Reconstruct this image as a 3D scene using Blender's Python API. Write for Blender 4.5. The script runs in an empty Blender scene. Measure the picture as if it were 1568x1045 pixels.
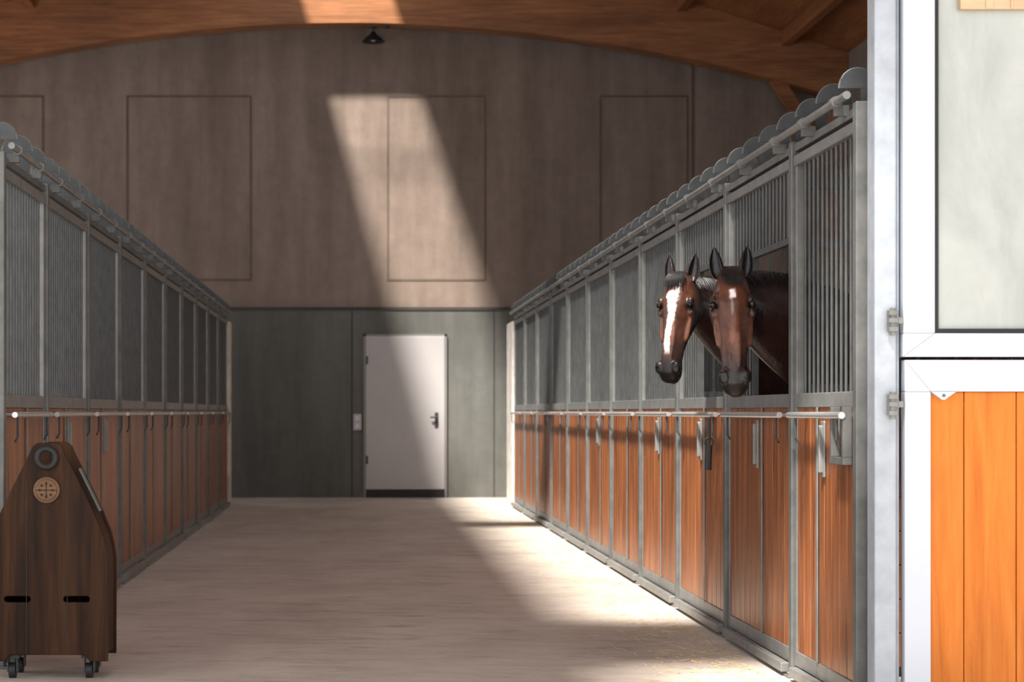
import bpy, math, random
from mathutils import Vector
random.seed(7)
sc=bpy.context.scene
sc.view_settings.view_transform='Standard'
V=Vector
# ------------------------------------------------------------------ helpers
class MB:
    def __init__(s): s.v=[]; s.f=[]
    def box(s,x0,x1,y0,y1,z0,z1):
        if x0>x1:x0,x1=x1,x0
        b=len(s.v)
        s.v+=[(x0,y0,z0),(x1,y0,z0),(x1,y1,z0),(x0,y1,z0),(x0,y0,z1),(x1,y0,z1),(x1,y1,z1),(x0,y1,z1)]
        s.f+=[tuple(b+i for i in q) for q in ((0,3,2,1),(4,5,6,7),(0,1,5,4),(1,2,6,5),(2,3,7,6),(3,0,4,7))]
    def loft(s,rings,cap=True,closed=False):
        b=len(s.v); n=len(rings[0])
        for r in rings: s.v+=[tuple(p) for p in r]
        m=len(rings)
        for i in range(m if closed else m-1):
            j=(i+1)%m
            for k in range(n):
                l=(k+1)%n
                s.f.append((b+i*n+k,b+i*n+l,b+j*n+l,b+j*n+k))
        if cap and not closed:
            s.f.append(tuple(b+k for k in range(n))[::-1])
            s.f.append(tuple(b+(m-1)*n+k for k in range(n)))
    def tube(s,pts,r,n=10):
        pts=[V(p) for p in pts]
        rs=r if isinstance(r,(list,tuple)) else [r]*len(pts)
        rings=[]
        for i,p in enumerate(pts):
            t=(pts[min(i+1,len(pts)-1)]-pts[max(i-1,0)]).normalized()
            u=V((0,0,1)) if abs(t.z)<.9 else V((0,1,0))
            a=t.cross(u).normalized(); c=t.cross(a).normalized()
            rings.append([p+(a*math.cos(2*math.pi*k/n)+c*math.sin(2*math.pi*k/n))*rs[i] for k in range(n)])
        s.loft(rings)
    def ell(s,c,ax,n=14,m=9):
        rings=[]
        for i in range(1,m):
            ph=math.pi*i/m
            rings.append([V(c)+ax[2]*math.cos(ph)+(ax[0]*math.cos(2*math.pi*k/n)+ax[1]*math.sin(2*math.pi*k/n))*math.sin(ph) for k in range(n)])
        s.loft(rings)
    def prism(s,pts,axis,a0,a1):
        def mk(p,a):
            return (p[0],a,p[1]) if axis=='y' else ((a,p[0],p[1]) if axis=='x' else (p[0],p[1],a))
        s.loft([[mk(p,a0) for p in pts],[mk(p,a1) for p in pts]])
    def torus(s,c,R,r,axis='y',n=28,m=10):
        rings=[]
        for i in range(n):
            a=2*math.pi*i/n; d=V((math.cos(a),0,math.sin(a))) if axis=='y' else V((0,math.cos(a),math.sin(a)))
            ax=V((0,1,0)) if axis=='y' else V((1,0,0))
            rings.append([V(c)+d*R+(d*math.cos(2*math.pi*k/m)+ax*math.sin(2*math.pi*k/m))*r for k in range(m)])
        s.loft(rings,closed=True)
    def mesh(s,name):
        me=bpy.data.meshes.new(name); me.from_pydata([tuple(p) for p in s.v],[],s.f)
        import bmesh
        bm=bmesh.new(); bm.from_mesh(me); bmesh.ops.recalc_face_normals(bm,faces=bm.faces); bm.to_mesh(me); bm.free()
        return me
    def obj(s,name,mat,parent=None,smooth=35,bevel=0):
        me=s.mesh(name); me.materials.append(mat)
        if smooth:
            for p in me.polygons:p.use_smooth=True
            me.set_sharp_from_angle(angle=math.radians(smooth))
        o=bpy.data.objects.new(name,me); sc.collection.objects.link(o)
        if parent:o.parent=parent
        if bevel:
            b=o.modifiers.new('bevel','BEVEL'); b.width=bevel; b.segments=2; b.limit_method='ANGLE'
        return o
def empty(name):
    o=bpy.data.objects.new(name,None); o.empty_display_size=.2; sc.collection.objects.link(o); return o
# ------------------------------------------------------------------ materials
def newmat(name):
    m=bpy.data.materials.new(name); m.use_nodes=True; nt=m.node_tree
    return m,nt,nt.nodes['Principled BSDF']
def coords(nt,scale):
    tc=nt.nodes.new('ShaderNodeTexCoord'); mp=nt.nodes.new('ShaderNodeMapping')
    mp.inputs['Scale'].default_value=scale; nt.links.new(tc.outputs['Object'],mp.inputs[0]); return mp.outputs[0]
def noise(nt,scale,sc_=1.0,det=6,rough=.6,dist=0):
    n=nt.nodes.new('ShaderNodeTexNoise'); n.inputs['Scale'].default_value=sc_; n.inputs['Detail'].default_value=det
    n.inputs['Roughness'].default_value=rough; n.inputs['Distortion'].default_value=dist
    nt.links.new(coords(nt,scale),n.inputs['Vector']); return n.outputs['Fac']
def ramp(nt,fac,stops):
    r=nt.nodes.new('ShaderNodeValToRGB'); e=r.color_ramp.elements
    while len(e)<len(stops): e.new(.5)
    for i,(p,c) in enumerate(stops): e[i].position=p; e[i].color=(*c,1)
    nt.links.new(fac,r.inputs[0]); return r.outputs[0]
def mix(nt,a,b,fac,mode='MIX'):
    m=nt.nodes.new('ShaderNodeMix'); m.data_type='RGBA'; m.blend_type=mode
    if hasattr(fac,'links'): nt.links.new(fac,m.inputs['Factor'])
    else: m.inputs['Factor'].default_value=fac
    nt.links.new(a,m.inputs['A']); nt.links.new(b,m.inputs['B']); return m.outputs['Result']
def bump(nt,bs,fac,st,dist=.01):
    b=nt.nodes.new('ShaderNodeBump'); b.inputs['Strength'].default_value=st; b.inputs['Distance'].default_value=dist
    nt.links.new(fac,b.inputs['Height']); nt.links.new(b.outputs[0],bs.inputs['Normal'])
def wood(name,dark,mid,light,axis='z',rough=.5,fine=1.0,spec=.5):
    m,nt,b=newmat(name)
    s={'z':(14,14,.9),'x':(.9,14,14),'y':(14,.9,14)}[axis]
    f=noise(nt,tuple(q*fine for q in s),1.6,7,.65,.6)
    c=ramp(nt,f,[(.3,dark),(.5,mid),(.72,light)])
    s2={'z':(1.5,1.5,.5),'x':(.5,2,2),'y':(2,.4,2)}[axis]
    f2=noise(nt,s2,1.3,3); c2=ramp(nt,f2,[(.3,(.62,.6,.58)),(.65,(1.1,1.08,1.05))])
    nt.links.new(mix(nt,c,c2,1.0,'MULTIPLY'),b.inputs['Base Color'])
    b.inputs['Specular IOR Level'].default_value=spec
    b.inputs['Roughness'].default_value=rough; bump(nt,b,f,.25,.004); return m
def plain(name,col,rough=.5,metal=0,var=.15,scale=6,bst=.1,stretch=(1,1,1)):
    m,nt,b=newmat(name)
    f=noise(nt,tuple(scale*q for q in stretch),1.0,6)
    c=ramp(nt,f,[(.3,tuple(q*(1-var) for q in col)),(.7,tuple(min(1,q*(1+var)) for q in col))])
    nt.links.new(c,b.inputs['Base Color']); b.inputs['Roughness'].default_value=rough; b.inputs['Metallic'].default_value=metal
    if bst: bump(nt,b,f,bst,.003)
    return m
galv=plain('galvanised_steel',(.14,.145,.14),.5,.3,.25,9,.05)
barm=plain('grille_bar_steel',(.075,.08,.08),.5,.3,.25,9,0)
galv_m=plain('galvanised_steel_mid',(.21,.215,.21),.45,.3,.2,9,.05)
galv_l=plain('galvanised_steel_light',(.37,.41,.46),.45,.15,.14,11,.04)
steel=plain('bright_steel_tube',(.62,.63,.64),.3,.7,.08,12,0)
darkst=plain('weathered_steel_discs',(.055,.06,.065),.55,.2,.25,14,.05)
whitem=plain('white_coated_aluminium',(.55,.60,.68),.4,0,.03,3,0)
doorw=plain('door_paint_offwhite',(.44,.42,.42),.45,0,.03,2,0)
black=plain('black_rubber',(.012,.012,.012),.6,0,.1,9,0)
stallw=wood('stall_board_wood',(.13,.040,.013),(.30,.098,.030),(.47,.18,.062),'z',.36)
gatew=wood('gate_board_wood',(.44,.115,.010),(.56,.165,.020),(.64,.215,.035),'z',.45,1,.25)
beamw=wood('glulam_wood',(.22,.085,.030),(.33,.135,.052),(.44,.20,.085),'x',.55)
ceilw=wood('ceiling_board_wood',(.22,.078,.025),(.33,.125,.045),(.42,.18,.07),'y',.6)
cartw=wood('cart_dark_wood',(.013,.0055,.0025),(.036,.0145,.0055),(.078,.032,.011),'z',.55,.7,.16)
palew=wood('pale_wood',(.45,.31,.18),(.55,.40,.25),(.62,.48,.33),'x',.5)
straw=plain('straw',(.60,.46,.26),.8,0,.3,30,0)
def conc(name,c1,c2,c3):
    m,nt,b=newmat(name)
    f=noise(nt,(1.6,1.1,.2),1.2,6,.6); c=ramp(nt,f,[(.3,c1),(.5,c2),(.72,c3)])
    g=noise(nt,(1,1,1),5,8,.7); c2_=ramp(nt,g,[(.3,(.85,.85,.85)),(.7,(1.08,1.08,1.08))])
    nt.links.new(mix(nt,c,c2_,1,'MULTIPLY'),b.inputs['Base Color']); b.inputs['Roughness'].default_value=.75
    bump(nt,b,g,.15,.01); return m
wall_up=conc('upper_concrete_lit_brown',(.160,.118,.092),(.225,.17,.137),(.30,.235,.197))  # same concrete as the lower wall; its different lighting put into a brown colour
wall_lo=conc('grey_concrete_wall',(.080,.080,.071),(.108,.108,.097),(.148,.148,.135))
wall_s=conc('side_wall_concrete',(.20,.16,.13),(.25,.2,.17),(.31,.26,.23))
m,nt,b=newmat('dusty_concrete_floor')
f=noise(nt,(.8,.5,1),1.4,8,.65,.4); c=ramp(nt,f,[(.3,(.41,.36,.31)),(.5,(.51,.455,.40)),(.72,(.61,.55,.485))])
g=noise(nt,(.8,2.6,1),2.4,9,.72,1.0); c2=ramp(nt,g,[(.30,(.58,.55,.52)),(.47,(.96,.96,.96)),(.75,(1.10,1.07,1.03))])
nt.links.new(mix(nt,c,c2,1,'MULTIPLY'),b.inputs['Base Color']); b.inputs['Roughness'].default_value=.6; bump(nt,b,g,.45,.02)
floorm=m
m,nt,b=newmat('pale_reflecting_glass'); f=noise(nt,(2.2,2,.9),1.5,7,.65,.8)
c=ramp(nt,f,[(.3,(.32,.355,.34)),(.7,(.48,.51,.49))]); nt.links.new(c,b.inputs['Base Color']); b.inputs['Roughness'].default_value=.15  # pale streaks the glass reflects, put into the base colour
panem=m
# ------------------------------------------------------------------ room shell
mb=MB(); mb.box(-9,9,-8,29.3,-.12,0); mb.obj('floor',floorm,smooth=0)
YB=29.0; HW=7.0
def zr(x): return 8.72-.325*abs(x+.14)
e=empty('wall_back')
mb=MB(); mb.prism([(-HW-.2,2.76),(HW+.2,2.76),(HW+.2,zr(HW+.2)+.1),(-.14,8.85),(-HW-.2,zr(HW+.2)+.1)],'y',YB+.04,YB+.34); mb.obj('upper_concrete',wall_up,e,0)
mb=MB(); mb.box(-HW-.2,HW+.2,YB,YB+.34,0,2.76); mb.obj('lower_concrete',wall_lo,e,0)
mb=MB()
mb.box(-HW,HW,YB-.012,YB+.02,2.73,2.775)
mb.box(-.12,-.1,YB-.006,YB+.01,0,2.73); mb.box(1.95,1.97,YB-.006,YB+.01,0,2.73); mb.box(-3.2,-3.18,YB-.006,YB+.01,0,2.73)
mb.obj('joint_shadow_gaps',plain('joint_dark',(.05,.045,.04),.8,0,.1,4,0),e,0)
mb=MB(); yy=YB+.04
for x0,x1,z0,z1 in ((-3.4,-1.57,3.16,5.87),(.40,1.85,3.16,5.87),(3.5,4.8,3.16,5.87),(-6.4,-4.6,3.16,5.87)):
    t=.006
    mb.box(x0,x0+.03,yy-t,yy,z0,z1-.03); mb.box(x1-.03,x1,yy-t,yy,z0,z1-.03); mb.box(x0,x1,yy-t,yy,z1-.0295,z1); mb.box(x0+.031,x1-.031,yy-t,yy,z0,z0+.03)
mb.box(4.84,4.88,yy-.01,yy,2.8,6.5)
mb.obj('panel_battens',plain('panel_joint_brown',(.125,.09,.07),.8,0,.15,4,0),e,0)
for nm,X0,X1,zt in (('wall_left',-HW-.2,-HW,5.6),('wall_right',HW,HW+.2,2.6)):  # unseen window openings added, taller on the left, to brighten the interior
    mb=MB(); ys=8.2
    while ys<YB-.5:
        ye=min(ys+3.38,YB); g=.35 if zt>3 else .8
        mb.box(X0,X1,ys,ye,0,1.4); mb.box(X0,X1,ys,ye,zt,6.5)
        mb.box(X0,X1,ys,ys+g,1.4,zt); mb.box(X0,X1,ye-g,ye,1.4,zt)
        ys=ye
    mb.obj(nm,wall_s,smooth=0)
# pitched roof with skylight strip
e=empty('ceiling'); Y0=2.5  # unseen roof carried forward to keep sun off the facade and near floor
SL,SR=-1.31,.05
def rs(mb,xa,xb,y0,y1):
    mb.loft([[(xa,y0,zr(xa)),(xb,y0,zr(xb)),(xb,y0,zr(xb)+.14),(xa,y0,zr(xa)+.14)],[(xa,y1,zr(xa)),(xb,y1,zr(xb)),(xb,y1,zr(xb)+.14),(xa,y1,zr(xa)+.14)]])
mb=MB()
rs(mb,-HW-.3,SL,Y0,YB+.34); rs(mb,SR,HW+.3,Y0,YB+.34)
for a,c in ((Y0,3.9),(4.9,6.8),(28.3,YB+.34)): rs(mb,SL,-.14,a,c); rs(mb,-.14,SR,a,c)  # unseen solid bay shaped to shade the horses; short slot ahead lights near floor
mb.obj('roof_boards',ceilw,e,0)
mb=MB()
for x in (SL,SR): mb.box(x-.03,x+.03,6.8,28.3,zr(x)-.02,zr(x)+.3)
y=7.0
while y<28.4: mb.box(SL,SR,y-.02,y+.02,8.60,8.66); y+=1.42
mb.obj('skylight_frame',galv_l,e,0)
mb=MB()
for x in (-6.2,-4.7,-3.2,-1.8,1.6,3.1,4.6,6.1): mb.box(x-.06,x+.06,Y0,YB,zr(x)-.20,zr(x)+.01)
mb.obj('purlins',ceilw,e,0)
for yb,hd in ((28.66,.18),(17.8,.10),(6.9,.12)):
    e=empty('roof_beam'); mb=MB(); n=60; rings=[]
    for i in range(n+1):
        x=-HW+.01+2*(HW-.01)*i/n; zb=6.82-.0218*(x+.14)**2; zt=zr(x)-.005
        rings.append([(x,yb-hd,zb),(x,yb+hd,zb),(x,yb+hd,zt),(x,yb-hd,zt)])
    mb.loft(rings); mb.obj('glulam_arch',beamw,e,40)
    mb=MB()
    for s in (-1,1):
        mb.box(s*(HW-.35),s*(HW-.02),yb-.1,yb+.1,0,5.8)
        mb.loft([[(s*6.65,yb-.07,4.9),(s*6.65,yb+.07,4.9),(s*6.65,yb+.07,5.15),(s*6.65,yb-.07,5.15)],[(s*5.9,yb-.07,6.0),(s*5.9,yb+.07,6.0),(s*6.1,yb+.07,6.05),(s*6.1,yb-.07,6.05)]])
    mb.obj('columns_and_braces',beamw,e,0)
# ------------------------------------------------------------------ back door, switch, lamp
e=empty('door_1')
mb=MB(); mb.box(.095,1.237,YB-.05,YB-.012,.12,2.35); mb.obj('leaf',doorw,e,0,.006)
mb=MB(); mb.box(.06,.095,YB-.045,YB-.001,0,2.38); mb.box(1.237,1.272,YB-.045,YB-.001,0,2.38); mb.box(.06,1.272,YB-.045,YB-.001,2.35,2.38)
mb.obj('frame',plain('door_frame_grey',(.22,.21,.21),.5,0,.05,3,0),e,0)
mb=MB(); mb.box(.095,1.237,YB-.06,YB-.012,0,.10); mb.obj('threshold',black,e,0)
mb=MB(); mb.tube([(1.12,YB-.05,1.17),(1.12,YB-.10,1.17),(1.03,YB-.10,1.17)],.014); mb.box(1.095,1.145,YB-.06,YB-.05,1.02,1.24); mb.tube([(1.12,YB-.05,1.07),(1.12,YB-.07,1.07)],.013)
mb.obj('handle',darkst,e,35)
mb=MB()
for z in (.55,2.0): mb.tube([(.11,YB-.06,z-.06),(.11,YB-.06,z+.06)],.014)
mb.obj('hinges',darkst,e)
e=empty('light_switch'); mb=MB(); mb.box(-.09,.03,YB-.05,YB-.013,.98,1.22); mb.obj('housing',doorw,e,0,.01)
mb=MB(); mb.box(-.06,0,YB-.06,YB-.05,1.12,1.19); mb.box(-.06,0,YB-.06,YB-.05,1.01,1.08); mb.obj('rockers',whitem,e,0,.004)
e=empty('pendant_lamp'); cx,cy=.2,28.78; dz=6.82-5.565
prof=[(.018,5.50),(.035,5.49),(.05,5.45),(.12,5.40),(.165,5.345),(.157,5.343),(.11,5.39),(.03,5.43)]
mb=MB(); mb.loft([[(cx+r*math.cos(k*math.pi/12),cy+r*math.sin(k*math.pi/12),z+dz) for k in range(24)] for r,z in prof]); mb.obj('shade',black,e)
mb=MB(); mb.tube([(cx,cy,6.815),(cx,cy,6.74)],.012); mb.tube([(cx,cy,6.815),(cx,cy,6.80)],.05,16); mb.tube([(cx+.19,cy-.1,6.815),(cx+.19,cy-.1,6.78)],.04); mb.obj('stem',darkst,e)
mb=MB(); mb.ell((cx,cy,5.38+dz),(V((.04,0,0)),V((0,.04,0)),V((0,0,.03)))); mb.obj('bulb',doorw,e)
# ------------------------------------------------------------------ stall fronts
def stall_bay(X0,sg,y0,L,opening=None,handle=True,hatch=False):
    T=lambda t:X0-sg*t
    e=empty('horse_stall_front')
    mb=MB()
    mb.box(T(-.01),T(.055),y0-.03,y0+.03,0,2.52)
    mb.box(T(-.03),T(.075),y0-.05,y0+.05,0,.012)
    mb.obj('post',galv,e,0,.006)
    a,c=y0+.035,y0+L-.035
    mb=MB()
    mb.box(T(0),T(.04),a,c,1.27,1.335); mb.box(T(.001),T(.039),a,c,.06,.13)
    mb.box(T(.002),T(.038),a+.001,a+.035,.061,2.44); mb.box(T(.002),T(.038),c-.035,c-.001,.061,2.44)
    mb.box(T(.04),T(.046),y0+.70,y0+.73,.13,1.27)
    mb.obj('frame',galv_m,e,0,.004)
    mb=MB(); mb.box(T(-.001),T(.045),a+.002,c-.002,2.40,2.45); mb.box(T(.05),T(.09),a,c-.1,.02,.065)
    mb.obj('door_rails',galv_m,e,0,.004)
    mb=MB(); y=a+.07
    while y<c-.06:
        zb=1.33
        if opening and opening[0]<y<opening[1]: zb=opening[2]
        mb.tube([(T(.02),y,zb),(T(.02),y,2.405)],.0075,8); y+=.085
    if opening:
        mb.box(T(.005),T(.035),opening[0],opening[1],opening[2]-.03,opening[2])
        for q in opening[:2]: mb.box(T(.005),T(.035),q-.012,q+.012,1.33,opening[2]-.031)
    mb.obj('grille_bars',barm,e)
    mb=MB(); y=a+.037
    nb=max(1,round((c-a-.074)/.135)); w=(c-a-.074)/nb
    for i in range(nb): mb.box(T(.006),T(.034),y+i*w+.003,y+(i+1)*w-.003,.13,1.27)
    mb.obj('boards',stallw,e,0,.004)
    mb=MB(); mb.tube([(T(.09),a+.03,1.235),(T(.09),c-.1,1.235)],.0145,12)
    for q in (a+.12,c-.25): mb.tube([(T(.03),q,1.235),(T(.09),q,1.235)],.009)
    mb.obj('latch_bar',steel,e)
    mb=MB()
    for q in (a+.12,c-.25): mb.tube([(T(.09),q,1.235),(T(.09),q,1.13),(T(.075),q,1.10)],.006)
    mb.obj('latch_pins',darkst,e)
    if handle:
        mb=MB(); yh=y0+min(1.03,L*.5)
        mb.box(T(.034),T(.062),yh-.012,yh+.012,.98,1.19); mb.box(T(.034),T(.045),yh-.03,yh+.03,.96,1.21)
        mb.obj('door_handle',galv_m,e,0,.006)
    mb=MB(); mb.tube([(T(.085),y0,2.548),(T(.085),y0+L-.001,2.548)],.017,12)
    for yq in (y0+.2,y0+.2+L/2):
        mb.tube([(T(.085),yq-.03,2.548),(T(.085),yq+.03,2.548)],.024,12)
    mb.obj('track_tube',galv_m,e)
    mb=MB(); mb.box(T(-.02),T(.04),y0-.02,y0+L-.031,2.47,2.505)
    for yq in (y0+.2,y0+.2+L/2): mb.box(T(.03),T(.09),yq-.015,yq+.015,2.49,2.535)
    mb.obj('track_beam',galv,e,0)
    mb=MB(); mr=MB(); nd=max(1,round(L/.4225))
    for i in range(nd):
        y=y0+.06+i*L/nd; xc=T(.025)
        mb.prism([(xc+.076*math.cos(math.pi*k/16),2.585+.082*math.sin(math.pi*k/16)) for k in range(17)],'y',y-.005,y+.005)
        mb.box(xc+sg*.012,xc+sg*.065,y-.004,y+.004,2.52,2.585)
        mr.tube([(xc+.078*math.cos(math.pi*k/16),y,2.585+.084*math.sin(math.pi*k/16)) for k in range(17)],.004,6)
    mb.obj('half_round_plates',darkst,e,0); mr.obj('plate_rims',galv,e,40)
    if hatch:
        mb=MB()
        mb.box(1.996,2.034,8.221,8.25,1.061,1.27); mb.box(1.996,2.034,8.42,8.449,1.061,1.27); mb.box(1.995,2.034,8.22,8.45,1.03,1.06)
        mb.obj('feed_hatch',galv,e,0,.002)
    return e
XR,XL=2.08,-1.78
yp=[9.37+1.69*i for i in range(10)]
stall_bay(XR,1,8.15,1.22,hatch=True)
for i,y in enumerate(yp):
    op=None
    if i==0: op=(9.47,10.36,2.08)
    if i==1: op=(11.16,12.0,2.12)
    stall_bay(XR,1,y,1.69,op,handle=i in (0,1,2,4))
stall_bay(XL,-1,9.70,1.36,handle=False)
for i,y in enumerate(yp[1:]): stall_bay(XL,-1,y,1.69,handle=i in (0,1))
pm=plain('daylit_masonry',(.62,.58,.53),.8,0,.3,5,.4)  # pale tone stands for daylight on the row's end, put into the colour
for X0,sg in ((XR,1),(XL,-1)):
    T=lambda t:X0-sg*t
    e=empty('stall_end_pillar')
    mb=MB(); mb.box(T(-.12),T(.06),26.38,26.75 if sg<0 else 27.3,0,2.45); mb.obj('masonry',pm,e,0,.01)
    y=9.37 if sg>0 else 12.75
    while y<26.5:
        e=empty('stall_partition'); mb=MB()
        xa,xb=sorted((X0+sg*.04,sg*(HW-.01)))
        for k in range(8): mb.box(xa,xb,y-.02,y+.02,.05+k*.16,.205+k*.16)
        mb.obj('boards',stallw,e,0,.004)
        mb=MB(); mb.box(xa,xb,y-.025,y+.025,1.33,1.38); mb.box(xa,xb,y-.025,y+.025,2.3,2.35)
        x=xa+.06
        while x<xb: mb.tube([(x,y,1.37),(x,y,2.31)],.009,6); x+=.09
        mb.obj('bars',barm,e); y+=3.38
e=empty('lead_hook'); mb=MB(); mb.tube([(1.980,11.28,1.215),(1.980,11.28,1.05)],.009); mb.tube([(1.980,11.28,1.06),(1.975,11.28,.92)],.02); mb.torus((1.980,11.28,1.08),.022,.006)
mb.obj('hook',black,e)
# ------------------------------------------------------------------ gate with dutch door
G=8.0
e=empty('gate_post'); mb=MB()
mb.box(2.062,2.150,G-.03,G+.09,0,3.4); mb.box(2.151,2.166,G-.015,G+.07,0,3.4)
mb.obj('galvanised_profile',galv_l,e,0,.008)
mb=MB()
for z in (1.615,1.28):
    mb.tube([(2.128,G-.055,z-.06),(2.128,G-.055,z+.05)],.012)
    for q in (-.035,.0,.03): mb.tube([(2.128,G-.055,z+q-.009),(2.128,G-.055,z+q+.009)],.024,8)
    mb.box(2.11,2.145,G-.055,G-.03,z-.03,z+.03); mb.box(2.128,2.17,G-.06,G-.045,z-.012,z+.012)
mb.obj('hinge_pins',galv_m,e,30)
e=empty('door_2'); XE=3.35
mb=MB()
mb.box(2.172,2.300,G-.045,G+.02,1.565,3.30); mb.box(XE-.13,XE,G-.045,G+.02,1.565,3.30); mb.box(2.172,XE,G-.045,G+.02,1.470,1.5645); mb.box(2.172,XE,G-.045,G+.02,3.3005,3.4)
mb.box(2.180,2.285,G-.04,G+.02,.10,1.33); mb.box(XE-.10,XE,G-.04,G+.02,.10,1.33); mb.box(2.180,XE,G-.04,G+.02,1.3305,1.458); mb.box(2.180,XE,G-.04,G+.02,.03,.0995)
mb.obj('white_frames',whitem,e,0,.004)
mb=MB(); mb.box(2.3005,2.318,G-.03,G+.0,1.5835,3.3); mb.box(2.3005,XE-.131,G-.03,G,1.5655,1.583); mb.obj('gasket',black,e,0)
mb=MB(); mb.box(2.3185,XE-.131,G-.015,G-.005,1.5835,3.3); mb.obj('pane',panem,e,0)
mb=MB(); x=2.285
while x<XE-.12: mb.box(x+.0015,min(x+.1365,XE-.10) if x<2.3 else min(x+.2085,XE-.10),G-.02,G+.01,.10,1.33); x+=.138 if x<2.3 else .21
mb.obj('boards',gatew,e,0,.004)
mb=MB(); mb.prism([(2.285,1.3302),(2.385,1.3302),(2.352,1.307),(2.34,1.298),(2.33,1.298),(2.318,1.307)],'y',G-.043,G-.021); mb.obj('corner_gusset',whitem,e,0)
mb=MB(); mb.tube([(2.335,G-.05,1.315),(2.335,G-.04,1.315)],.006); mb.obj('screw',galv,e)
mb=MB()
for (x0,z0,x1,z1) in ((2.183,1.455,2.283,1.333),(2.175,1.473,2.298,1.563)):
    d=.0012; yq=G-.0457 if z0>1.46 else G-.0407
    mb.prism([(x0,z0-d),(x1,z1-d),(x1,z1+d),(x0,z0+d)],'y',yq,yq+.001)
mb.obj('mitre_seams',plain('seam_grey',(.22,.24,.27),.6,0,.1,3,0),e,0)
mb=MB(); mb.box(2.40,XE-.14,G-.05,G-.016,2.86,2.98); mb.box(2.50,2.53,G-.055,G-.05,2.86,2.98); mb.box(2.60,2.61,G-.055,G-.05,2.86,2.98); mb.obj('top_board',palew,e,0,.004)
mb=MB(); mb.box(3.36,HW+.2,G-.06,G+.18,0,3.4); mb.obj('wall_front',wall_s,smooth=0)
# ------------------------------------------------------------------ cart
e=empty('wooden_feed_cart'); cx=-1.457; y0,y1=9.28,9.62
half=[(.284,.085),(.286,.54),(.278,.60),(.262,.67),(.222,.77),(.175,.87),(.125,.97),(.085,1.05),(.07,1.085),(.045,1.105)]
out=[(cx+x,z) for x,z in half]+[(cx-x,z) for x,z in reversed(half)]
out+= [(cx-.20,.085),(cx-.17,.115),(cx+.17,.115),(cx+.20,.085)]
def cut(o,h):
    me=h.mesh('cutter'); c=bpy.data.objects.new('cutter',me); sc.collection.objects.link(c)
    md=o.modifiers.new('b','BOOLEAN'); md.operation='DIFFERENCE'; md.object=c; md.solver='EXACT'
    dg=bpy.context.evaluated_depsgraph_get(); n_=bpy.data.meshes.new_from_object(o.evaluated_get(dg)); o.modifiers.clear(); o.data=n_
    bpy.data.objects.remove(c)
def panel(nm,ya,yb,holes):
    mb=MB(); mb.prism(out,'y',ya,yb); o=mb.obj(nm,cartw,e,0)
    for sx in (-.138,.138):
        h=MB(); pts=[]
        for k in range(9): a=-math.pi/2+math.pi*k/8; pts.append((cx+sx+.048+.014*math.cos(a),.375+.014*math.sin(a)))
        for k in range(9): a=math.pi/2+math.pi*k/8; pts.append((cx+sx-.048+.014*math.cos(a),.375+.014*math.sin(a)))
        h.prism(pts,'y',ya-.05,yb+.05); cut(o,h)
    h=MB(); h.prism([(cx+.036*math.cos(2*math.pi*k/20),1.035+.036*math.sin(2*math.pi*k/20)) for k in range(20)],'y',ya-.05,yb+.05); cut(o,h)
    bv=o.modifiers.new('bv','BEVEL'); bv.width=.004; bv.segments=2; bv.limit_method='ANGLE'
panel('front_panel',y0,y0+.022,True); panel('back_panel',y1-.022,y1,True)
mb=MB()
for s in (-1,1):
    for k in range(len(half)-4):
        (xa,za),(xb,zb)=half[k],half[k+1]
        xa-=.03;xb-=.03
        mb.loft([[(cx+s*xa,y0+.022,za+.03*(k==0)),(cx+s*(xa+.02),y0+.022,za+.03*(k==0)),(cx+s*(xb+.02),y0+.022,zb),(cx+s*xb,y0+.022,zb)],
                 [(cx+s*xa,y1-.022,za+.03*(k==0)),(cx+s*(xa+.02),y1-.022,za+.03*(k==0)),(cx+s*(xb+.02),y1-.022,zb),(cx+s*xb,y1-.022,zb)]])
mb.box(cx-.25,cx+.25,y0+.022,y1-.022,.115,.14)
mb.obj('side_boards',cartw,e,0)
mb=MB()
for sx in (-.095,.095): mb.box(cx+sx-.0012,cx+sx+.0012,y0-.0008,y0+.001,.12,.93)
mb.obj('board_seams',black,e,0)
mb=MB(); mb.torus((cx,y0-.012,1.035),.043,.014); mb.torus((cx,y1+.012,1.035),.043,.014); mb.tube([(cx,y0+.0,.992),(cx,y1,.992)],.010,12); mb.obj('handle_ring',black,e)
mb=MB(); n=28
for r,ya in ((.062,y0-.012),(.05,y0-.018)):
    mb.prism([(cx+r*math.cos(2*math.pi*k/n),.885+r*math.sin(2*math.pi*k/n)) for k in range(n)],'y',ya,y0)
mb.obj('round_emblem',wood('emblem_wood',(.055,.024,.008),(.11,.048,.016),(.17,.085,.032),'x',.5),e,40,.003)
mb=MB(); mb.box(cx-.05,cx+.05,y0-.020,y0-.018,.883,.887); mb.box(cx-.002,cx+.002,y0-.0205,y0-.018,.845,.925)
for k in range(8):
    a=k*math.pi/4; mb.tube([(cx+.03*math.cos(a),y0-.0195,.885+.03*math.sin(a)),(cx+.03*math.cos(a),y0-.018,.885+.03*math.sin(a))],.006)
mb.tube([(cx,y0-.006,.80),(cx,y0,.80)],.008)
mb.obj('emblem_carving',cartw,e)
mb=MB(); 
mb.loft([[(cx+.232,y0+.10,.78),(cx+.238,y0+.10,.784),(cx+.14,y0+.10,.985),(cx+.134,y0+.10,.98)],[(cx+.232,y0+.16,.78),(cx+.238,y0+.16,.784),(cx+.14,y0+.16,.985),(cx+.134,y0+.16,.98)]])
mb.obj('metal_strap',galv,e,0)
mb=MB()
for sx in (-.17,.19):
    for yq in (y0+.07,y1-.07):
        mb.tube([(cx+sx-.015,yq,.036),(cx+sx+.015,yq,.036)],.036,18)
mb.obj('caster_wheels',black,e)
mb=MB()
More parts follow.
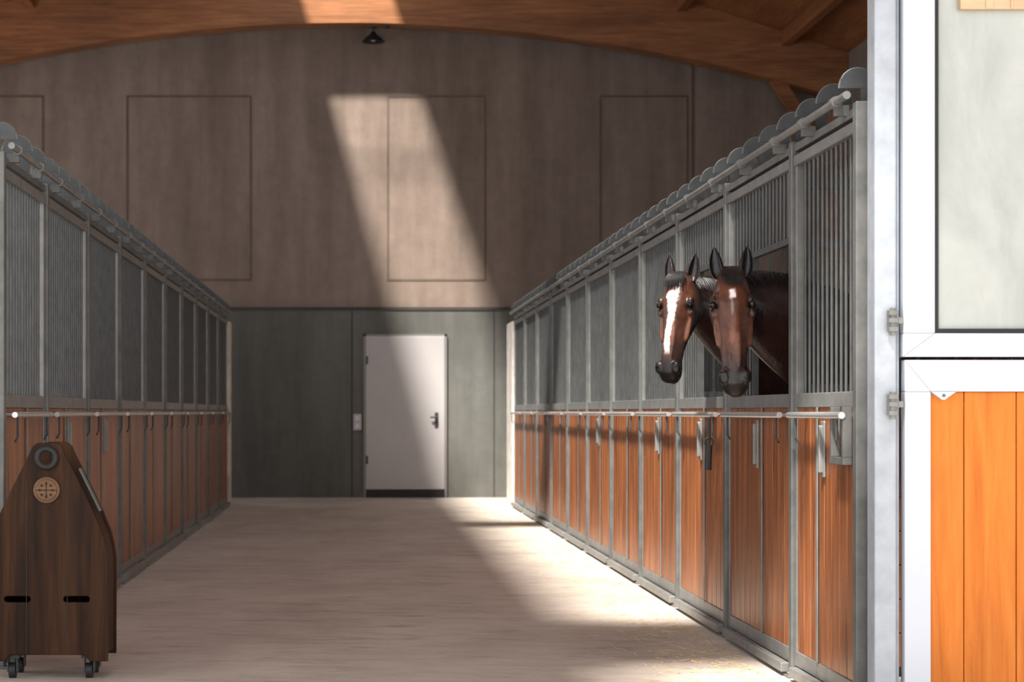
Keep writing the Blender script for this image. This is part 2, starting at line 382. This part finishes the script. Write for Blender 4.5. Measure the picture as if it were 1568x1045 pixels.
for sx in (-.17,.19):
    for yq in (y0+.07,y1-.07):
        mb.box(cx+sx-.025,cx+sx-.019,yq-.02,yq+.02,.03,.095); mb.box(cx+sx+.019,cx+sx+.025,yq-.02,yq+.02,.03,.095); mb.box(cx+sx-.035,cx+sx+.035,yq-.03,yq+.03,.0955,.115)
mb.obj('caster_forks',darkst,e,0)
# ------------------------------------------------------------------ horses
def smoothstep(a,b,x):
    t=max(0,min(1,(x-a)/(b-a))); return t*t*(3-2*t)
def lerp3(a,b,t): return tuple(a[i]+(b[i]-a[i])*t for i in range(3))
hm,nt,hb=newmat('horse_coat')
at=nt.nodes.new('ShaderNodeVertexColor'); at.layer_name='Col'
f=noise(nt,(1,1,1),16,6,.68); c2=ramp(nt,f,[(.3,(.5,.48,.48)),(.7,(1.4,1.4,1.4))])
nt.links.new(mix(nt,at.outputs[0],c2,1,'MULTIPLY'),hb.inputs['Base Color']); hb.inputs['Roughness'].default_value=.34
hb.inputs['Specular IOR Level'].default_value=.5
f2=noise(nt,(1,1,.4),70,5,.6); bump(nt,hb,f2,.4,.006)
manem=plain('mane_hair',(.007,.006,.007),.5,0,.2,20,0)
eyem=plain('horse_eye',(.008,.004,.003),.05,0,.1,20,0)
hoofm=plain('hoof_horn',(.05,.04,.035),.5,0,.2,20,0)
HS=[(-.045,-.01,-.11,.045,0,0),(-.015,.02,-.16,.062,0,.1),(.04,.042,-.205,.082,.05,.2),(.10,.056,-.232,.099,.08,.32),(.165,.060,-.235,.112,.18,.38),
    (.22,.056,-.215,.100,.32,.36),(.28,.052,-.175,.086,.42,.3),(.34,.047,-.135,.072,.42,.25),(.41,.042,-.108,.061,.38,.2),(.47,.038,-.098,.059,.28,.18),
    (.52,.034,-.100,.067,.12,.2),(.565,.018,-.094,.064,.1,.2),(.595,-.008,-.080,.046,.1,.1),(.61,-.03,-.065,.02,0,0)]
def horse(name,poll,adir,hdir,neck,by,kind,seed):
    rnd=random.Random(seed)
    e=empty(name); poll=V(poll); A=V(adir).normalized(); H=V(hdir); H=(H-A*H.dot(A)).normalized(); W=A.cross(H).normalized()
    P=lambda a,w,h: poll+A*a+W*w+H*h
    mb=MB(); rings=[]
    for a,d,v,hw,kd,kv in HS:
        c=(d+v)/2; hh=(d-v)/2; r=[]
        for k in range(28):
            th=2*math.pi*k/28; co,si=math.cos(th),math.sin(th)
            fac=1-kv*max(0,-si)-kd*max(0,si)
            r.append(P(a,hw*math.copysign(abs(co)**.8,co)*fac,c+hh*math.copysign(abs(si)**.85,si)))
        rings.append(r)
    mb.loft(rings)
    for s in (-1,1):
        mb.ell(P(.142,s*.090,.006),(A*.030,W*.020,H*.024))
        mb.ell(P(.195,s*.094,-.008),(A*.030,W*.014,H*.014))
        mb.ell(P(.125,s*.058,-.125),(A*.105,W*.036,H*.10))
        mb.ell(P(.26,s*.074,-.028),(A*.11,W*.020,H*.014))
        mb.ell(P(.36,s*.022,.031),(A*.14,W*.016,H*.014))
        mb.ell(P(.528,s*.050,.004),(A*.040,W*.028,H*.034))
    mb.ell(P(.555,0,-.085),(A*.035,W*.036,H*.025))
    N=[(V(c),hw,hh) for c,hw,hh in neck]
    def samp(u):
        n=len(N)-1; i=min(int(u*n),n-1); t=u*n-i
        p0,p1,p2,p3=[N[max(0,min(n,j))] for j in (i-1,i,i+1,i+2)]
        def cr(a,b,c,d): return .5*((2*b)+(c-a)*t+(2*a-5*b+4*c-d)*t*t+(3*b-a-3*c+d)*t**3)
        return cr(p0[0],p1[0],p2[0],p3[0]),cr(p0[1],p1[1],p2[1],p3[1]),cr(p0[2],p1[2],p2[2],p3[2])
    def frame(u):
        c,hw,hh=samp(u); t=(samp(min(1,u+.02))[0]-samp(max(0,u-.02))[0]).normalized()
        up=V((0,0,1)); up=(up-t*up.dot(t)).normalized(); sd=t.cross(up).normalized()
        if sd.y>0: sd=-sd
        return c,hw,hh,up,sd
    rings=[]
    for i in range(25):
        c,hw,hh,up,sd=frame(i/24)
        r=[]
        for k in range(24):
            th=2*math.pi*k/24; si=math.sin(th); fac=1-.35*max(0,si)
            r.append(c+up*(hh*si)+sd*(hw*math.cos(th)*fac))
        rings.append(r)
    mb.loft(rings)
    TR=[(2.50,1.26,.10,.18),(2.6,1.22,.20,.30),(2.85,1.20,.26,.38),(3.2,1.17,.29,.36),(3.6,1.17,.30,.34),(4.0,1.22,.27,.33),(4.25,1.28,.22,.27),(4.42,1.30,.10,.14)]
    mb.loft([[ (x,by+hw*math.cos(2*math.pi*k/24),z+hh*math.sin(2*math.pi*k/24)) for k in range(24)] for x,z,hw,hh in TR])
    for s in (-1,1):
        mb.tube([(2.82,by+s*.15,1.15),(2.74,by+s*.15,.92),(2.76,by+s*.15,.70),(2.76,by+s*.15,.50),(2.77,by+s*.15,.42),(2.77,by+s*.15,.20),(2.75,by+s*.15,.13),(2.72,by+s*.15,.05)],[.15,.10,.065,.052,.040,.034,.042,.045],14)
        mb.tube([(4.05,by+s*.14,1.15),(4.0,by+s*.14,.95),(4.12,by+s*.14,.72),(4.24,by+s*.14,.54),(4.22,by+s*.14,.42),(4.19,by+s*.14,.20),(4.16,by+s*.14,.13),(4.12,by+s*.14,.05)],[.2,.16,.09,.058,.043,.036,.043,.046],14)
    me=mb.mesh(name+'_body_src'); o=bpy.data.objects.new('tmp',me); sc.collection.objects.link(o)
    r=o.modifiers.new('r','REMESH'); r.mode='VOXEL'; r.voxel_size=.0065; r.use_smooth_shade=True
    s_=o.modifiers.new('s','SMOOTH'); s_.factor=.5; s_.iterations=5
    dg=bpy.context.evaluated_depsgraph_get(); bm_=bpy.data.meshes.new_from_object(o.evaluated_get(dg)); bpy.data.objects.remove(o)
    def ear(s):
        me_=MB(); base=P(.008,s*.060,-.03); d=(-A*.95+W*s*.24+H*(.10 if kind==1 else .05)).normalized()
        fc=(H*.8+W*s*.45); fc=(fc-d*fc.dot(d)).normalized(); sd=d.cross(fc).normalized()
        rr=[]
        for i in range(13):
            t=i/12; w=.036*(math.sin(math.pi*(.26+.74*t))**.8 if t<1 else 0)+.0015
            if t<.15: w*=.85
            c=base+d*(.160*t)+W*(-s*.020*t*t)+H*(.012*t)
            ring=[]; 
            for k in range(11): a=math.radians(-120+24*k); ring.append(c-fc*(w*.75*math.cos(a))+sd*(w*math.sin(a)))
            for k in range(10,-1,-1): a=math.radians(-120+24*k); q=.78; ring.append(c-fc*(w*.75*q*math.cos(a)-w*.06)+sd*(w*q*math.sin(a)))
            rr.append(ring)
        me_.loft(rr); return me_
    nos=[P(.540,s*.052,.022) for s in (-1,1)]
    eyes=[P(.165,s*.104,.012) for s in (-1,1)]
    tem=[P(.095,s*.085,.02) for s in (-1,1)]
    cols=[]
    for v in bm_.vertices:
        p=v.co; q=p-poll; a,w,h=q.dot(A),q.dot(W),q.dot(H)
        n1=math.sin(p.x*9+p.z*7)*math.sin(p.y*8+p.z*5)
        ishead=(q.length<.72 and h>-.27 and a>-.06 and abs(w)<.15)
        base=lerp3((.014,.006,.005),(.030,.011,.007),.5+.5*n1)
        if p.z<1.0: base=lerp3((.008,.006,.006),base,smoothstep(.6,1.0,p.z))
        if ishead:
            face=(.115,.037,.018) if kind==1 else (.075,.026,.014)
            base=lerp3(base,face,.9*smoothstep(-.10,.035,h))
            base=lerp3(base,(.30,.125,.075),.6*smoothstep(.025,.05,h)*smoothstep(.2,.3,a)*smoothstep(.034,.012,abs(w)))  # nose-bridge highlight painted into the coat colour
            base=lerp3(base,(.28,.10,.052),.5*math.exp(-((h+.028)/.014)**2)*smoothstep(.16,.22,a)*smoothstep(.40,.33,a))  # cheekbone ridge shading painted into the coat as a lighter line
            base=lerp3(base,(.012,.006,.005),.85*smoothstep(.07,.0,abs(w))*smoothstep(.10,-.02,a))
            base=lerp3(base,(.022,.009,.007),.6*smoothstep(.36,.46,a))
            base=lerp3(base,(.006,.005,.005),smoothstep(.44,.54,a))
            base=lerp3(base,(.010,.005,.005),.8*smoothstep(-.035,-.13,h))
            for ec in eyes:
                L=(p-ec).length
                base=lerp3(base,(.005,.004,.004),.95*smoothstep(.060,.026,L))
                if L<.04: v.co=v.co-W*((1 if w>0 else -1)*.010*math.exp(-(L/.02)**2))
            for tc_ in tem:
                L=(p-tc_).length
                if L<.06:
                    v.co=v.co-(W*(1 if w>0 else -1)*.6+H*.6)*(.011*math.exp(-(L/.024)**2))
            if h>-.02:
                if kind==1:
                    dd=math.hypot(w*1.0/.017,(a-.125)/.030); dd2=math.hypot((w-.004)/.007,(a-.19)/.045)
                    k=max(smoothstep(1.1,.7,dd+.15*math.sin(a*140+w*200)),.25*smoothstep(1.2,.6,dd2))
                else:
                    hwid=(.024-(a-.17)*.05 if a<.30 else .0175-(a-.30)*.01)
                    if a<.17: hwid=.030*smoothstep(.07,.12,a)*(1-.2*smoothstep(.12,.17,a))+.002
                    k=smoothstep(1.2,.8,abs(w-.004-.006*math.sin(a*22))/hwid+.1*math.sin(a*90)+.07*math.sin(a*230))*smoothstep(.080,.11,a)*smoothstep(.47,.43,a)
                base=lerp3(base,(.85,.76,.74),k)
            for nc in nos:
                L=(p-nc).length
                if L<.035:
                    g=math.exp(-(L/.016)**2); v.co=v.co-(H*.6+W*(1 if w>0 else -1)*.5+A*.2)*(.022*g)
                    base=lerp3(base,(.002,.002,.002),smoothstep(.024,.012,L))
            if a>.49 and h<-.03:
                g=math.exp(-((h+.062-(.6-a)*.05)/.005)**2); v.co=v.co-A*(.006*g) if a>.58 else v.co-W*(math.copysign(.006*g,w))
                base=lerp3(base,(.002,.002,.002),.8*g)
        cols.append(base)
    ca=bm_.color_attributes.new('Col','FLOAT_COLOR','POINT')
    flat=[]
    for c in cols: flat+=[c[0],c[1],c[2],1.0]
    ca.data.foreach_set('color',flat)
    for pl in bm_.polygons: pl.use_smooth=True
    bm_.materials.clear(); bm_.materials.append(hm)
    bo=bpy.data.objects.new('body',bm_); sc.collection.objects.link(bo); bo.parent=e
    for s in (-1,1):
        o=ear(s).obj('ear',hm,e,60)
        ca=o.data.color_attributes.new('Col','FLOAT_COLOR','POINT'); fl=[]
        for i,v in enumerate(o.data.vertices):
            k=i%22; ringi=i//22; inner=k>10; t=ringi/12
            c=(.008,.006,.006) if inner else lerp3((.030,.011,.008),(.006,.005,.005),smoothstep(.1,.7,t))
            fl+=[*c,1]
        ca.data.foreach_set('color',fl)
        sb=o.modifiers.new('ss','SUBSURF'); sb.levels=1; sb.render_levels=1
        k=MB(); k.ell(P(.165,s*.092,.014),(A*.019,W*.018,H*.020),18,12); k.obj('eye',eyem,e,80)
        k=MB(); pts=[]
        for j in range(9):
            an=math.radians(-10+25*j); pts.append(P(.165-.018*math.sin(an),s*(.101-.003*abs(math.cos(an))),.012+.022*math.cos(an)))
        k.tube(pts,[.002,.004,.005,.0055,.0055,.0055,.005,.004,.002],8); k.obj('eyelid',manem,e,80)
    mn=MB()
    def strand(pts,w0):
        rr=[]; n=len(pts)
        for i,p in enumerate(pts):
            t=(pts[min(i+1,n-1)]-pts[max(i-1,0)]).normalized(); a=t.cross(V((.3,.9,.2))).normalized(); b=t.cross(a).normalized()
            w=w0*(1-.85*i/(n-1)); rr.append([p+a*w,p+b*w*.6,p-a*w,p-b*w*.6])
        mn.loft(rr)
    for i in range(1000):
        u=rnd.uniform(.0,.97); side=1 if rnd.random()<.8 else -1
        mx=rnd.uniform(.4,1.05); pts=[]
        off=rnd.uniform(-.02,.02); lift=rnd.uniform(1.02,1.10); dr=rnd.uniform(-.03,.05)
        for j in range(7):
            th=mx*(j/6)+off; c,hw,hh,up,sd=frame(max(0,min(1,u+dr*j/6)))
            pts.append(c+up*(hh*math.cos(th)*(1+(lift-1)*math.sin(math.pi*(j+1)/8)+.01))+sd*side*(hw*math.sin(th)*(.75+.35*math.sin(th))*1.08))
        strand(pts,.0035)
    for i in range(260):
        w0=rnd.uniform(-.040,.040); L=rnd.uniform(.05,.13); w1=w0*1.25+rnd.uniform(-.02,.02); pts=[]
        for j in range(6):
            t=j/5; a=-.035+L*t
            pts.append(P(a,w0+(w1-w0)*t,.004+.056*min(1,(t*L+.012)/.09)+.010*math.sin(math.pi*t)))
        strand(pts,.0025)
    for i in range(160):
        yy=by+rnd.uniform(-.05,.05); L=rnd.uniform(.6,.95); pts=[]
        for j in range(7):
            t=j/6; pts.append(V((4.40+.10*math.sin(t*2.2)+rnd.uniform(-.01,.01),yy+(yy-by)*.6*t,1.40-L*t)))
        strand(pts,.007)
    mn.obj('mane_and_tail',manem,e,0)
    hf=MB()
    for s in (-1,1):
        for hx,ss in ((2.71,.15),(4.11,.14)): hf.tube([(hx-.015,by+s*ss,0.001),(hx,by+s*ss,.075)],[.062,.048],16)
    hf.obj('hooves',hoofm,e)
neck1=[((1.815,9.64,1.80),.075,.10),((1.87,9.71,1.79),.085,.14),((1.97,9.78,1.75),.09,.19),((2.12,9.85,1.68),.10,.235),((2.35,9.92,1.56),.12,.28),((2.6,9.97,1.42),.16,.32),((2.82,10.0,1.32),.2,.33)]
neck2=[((1.83,11.25,1.89),.07,.09),((1.89,11.33,1.88),.08,.125),((1.99,11.42,1.84),.085,.17),((2.13,11.50,1.76),.095,.21),((2.35,11.57,1.62),.12,.26),((2.6,11.62,1.46),.16,.31),((2.82,11.68,1.33),.2,.33)]
horse('bay_horse',(1.785,9.55,1.912),(-.03,-.33,-.94),(-.16,-.92,.34),neck1,10.0,1,3)
horse('bay_horse',(1.79,11.15,2.00),(-.15,-.25,-.955),(-.5,-.8,.3),neck2,11.70,2,5)
# ------------------------------------------------------------------ straw litter
mb=MB()
for i in range(1100):
    x=1.93-abs(random.gauss(0,.28)); y=8.8+16*random.random()**1.8; a=random.uniform(0,math.pi); L=random.uniform(.01,.04)
    if x<1.1: continue
    dx,dy=math.cos(a)*L,math.sin(a)*L; mb.tube([(x-dx,y-dy,.002),(x+dx,y+dy,.002+random.uniform(0,.01))],.0013,4)
mb.obj('straw_litter',straw,smooth=0)
# ------------------------------------------------------------------ light
w=bpy.data.worlds.new('sky'); sc.world=w; w.use_nodes=True
bg=w.node_tree.nodes['Background']; bg.inputs[0].default_value=(.96,.98,1,1); bg.inputs[1].default_value=2.0
sd=bpy.data.lights.new('sun','SUN'); sd.energy=13; sd.angle=math.radians(4.2); sd.color=(1,.94,.86)
so=bpy.data.objects.new('sun',sd); sc.collection.objects.link(so); so.location=(-3,4,12)
so.rotation_euler=V((.31,.57,-1)).to_track_quat('-Z','Y').to_euler()
cam=bpy.data.cameras.new('camera'); co=bpy.data.objects.new('camera',cam); sc.collection.objects.link(co)
co.location=(0,0,1.25); co.rotation_euler=(math.pi/2,0,0); cam.lens=70; cam.sensor_width=36
cam.shift_x=.149; cam.shift_y=.0692; cam.dof.use_dof=True; cam.dof.focus_distance=9.6; cam.dof.aperture_fstop=4.5
sc.camera=co
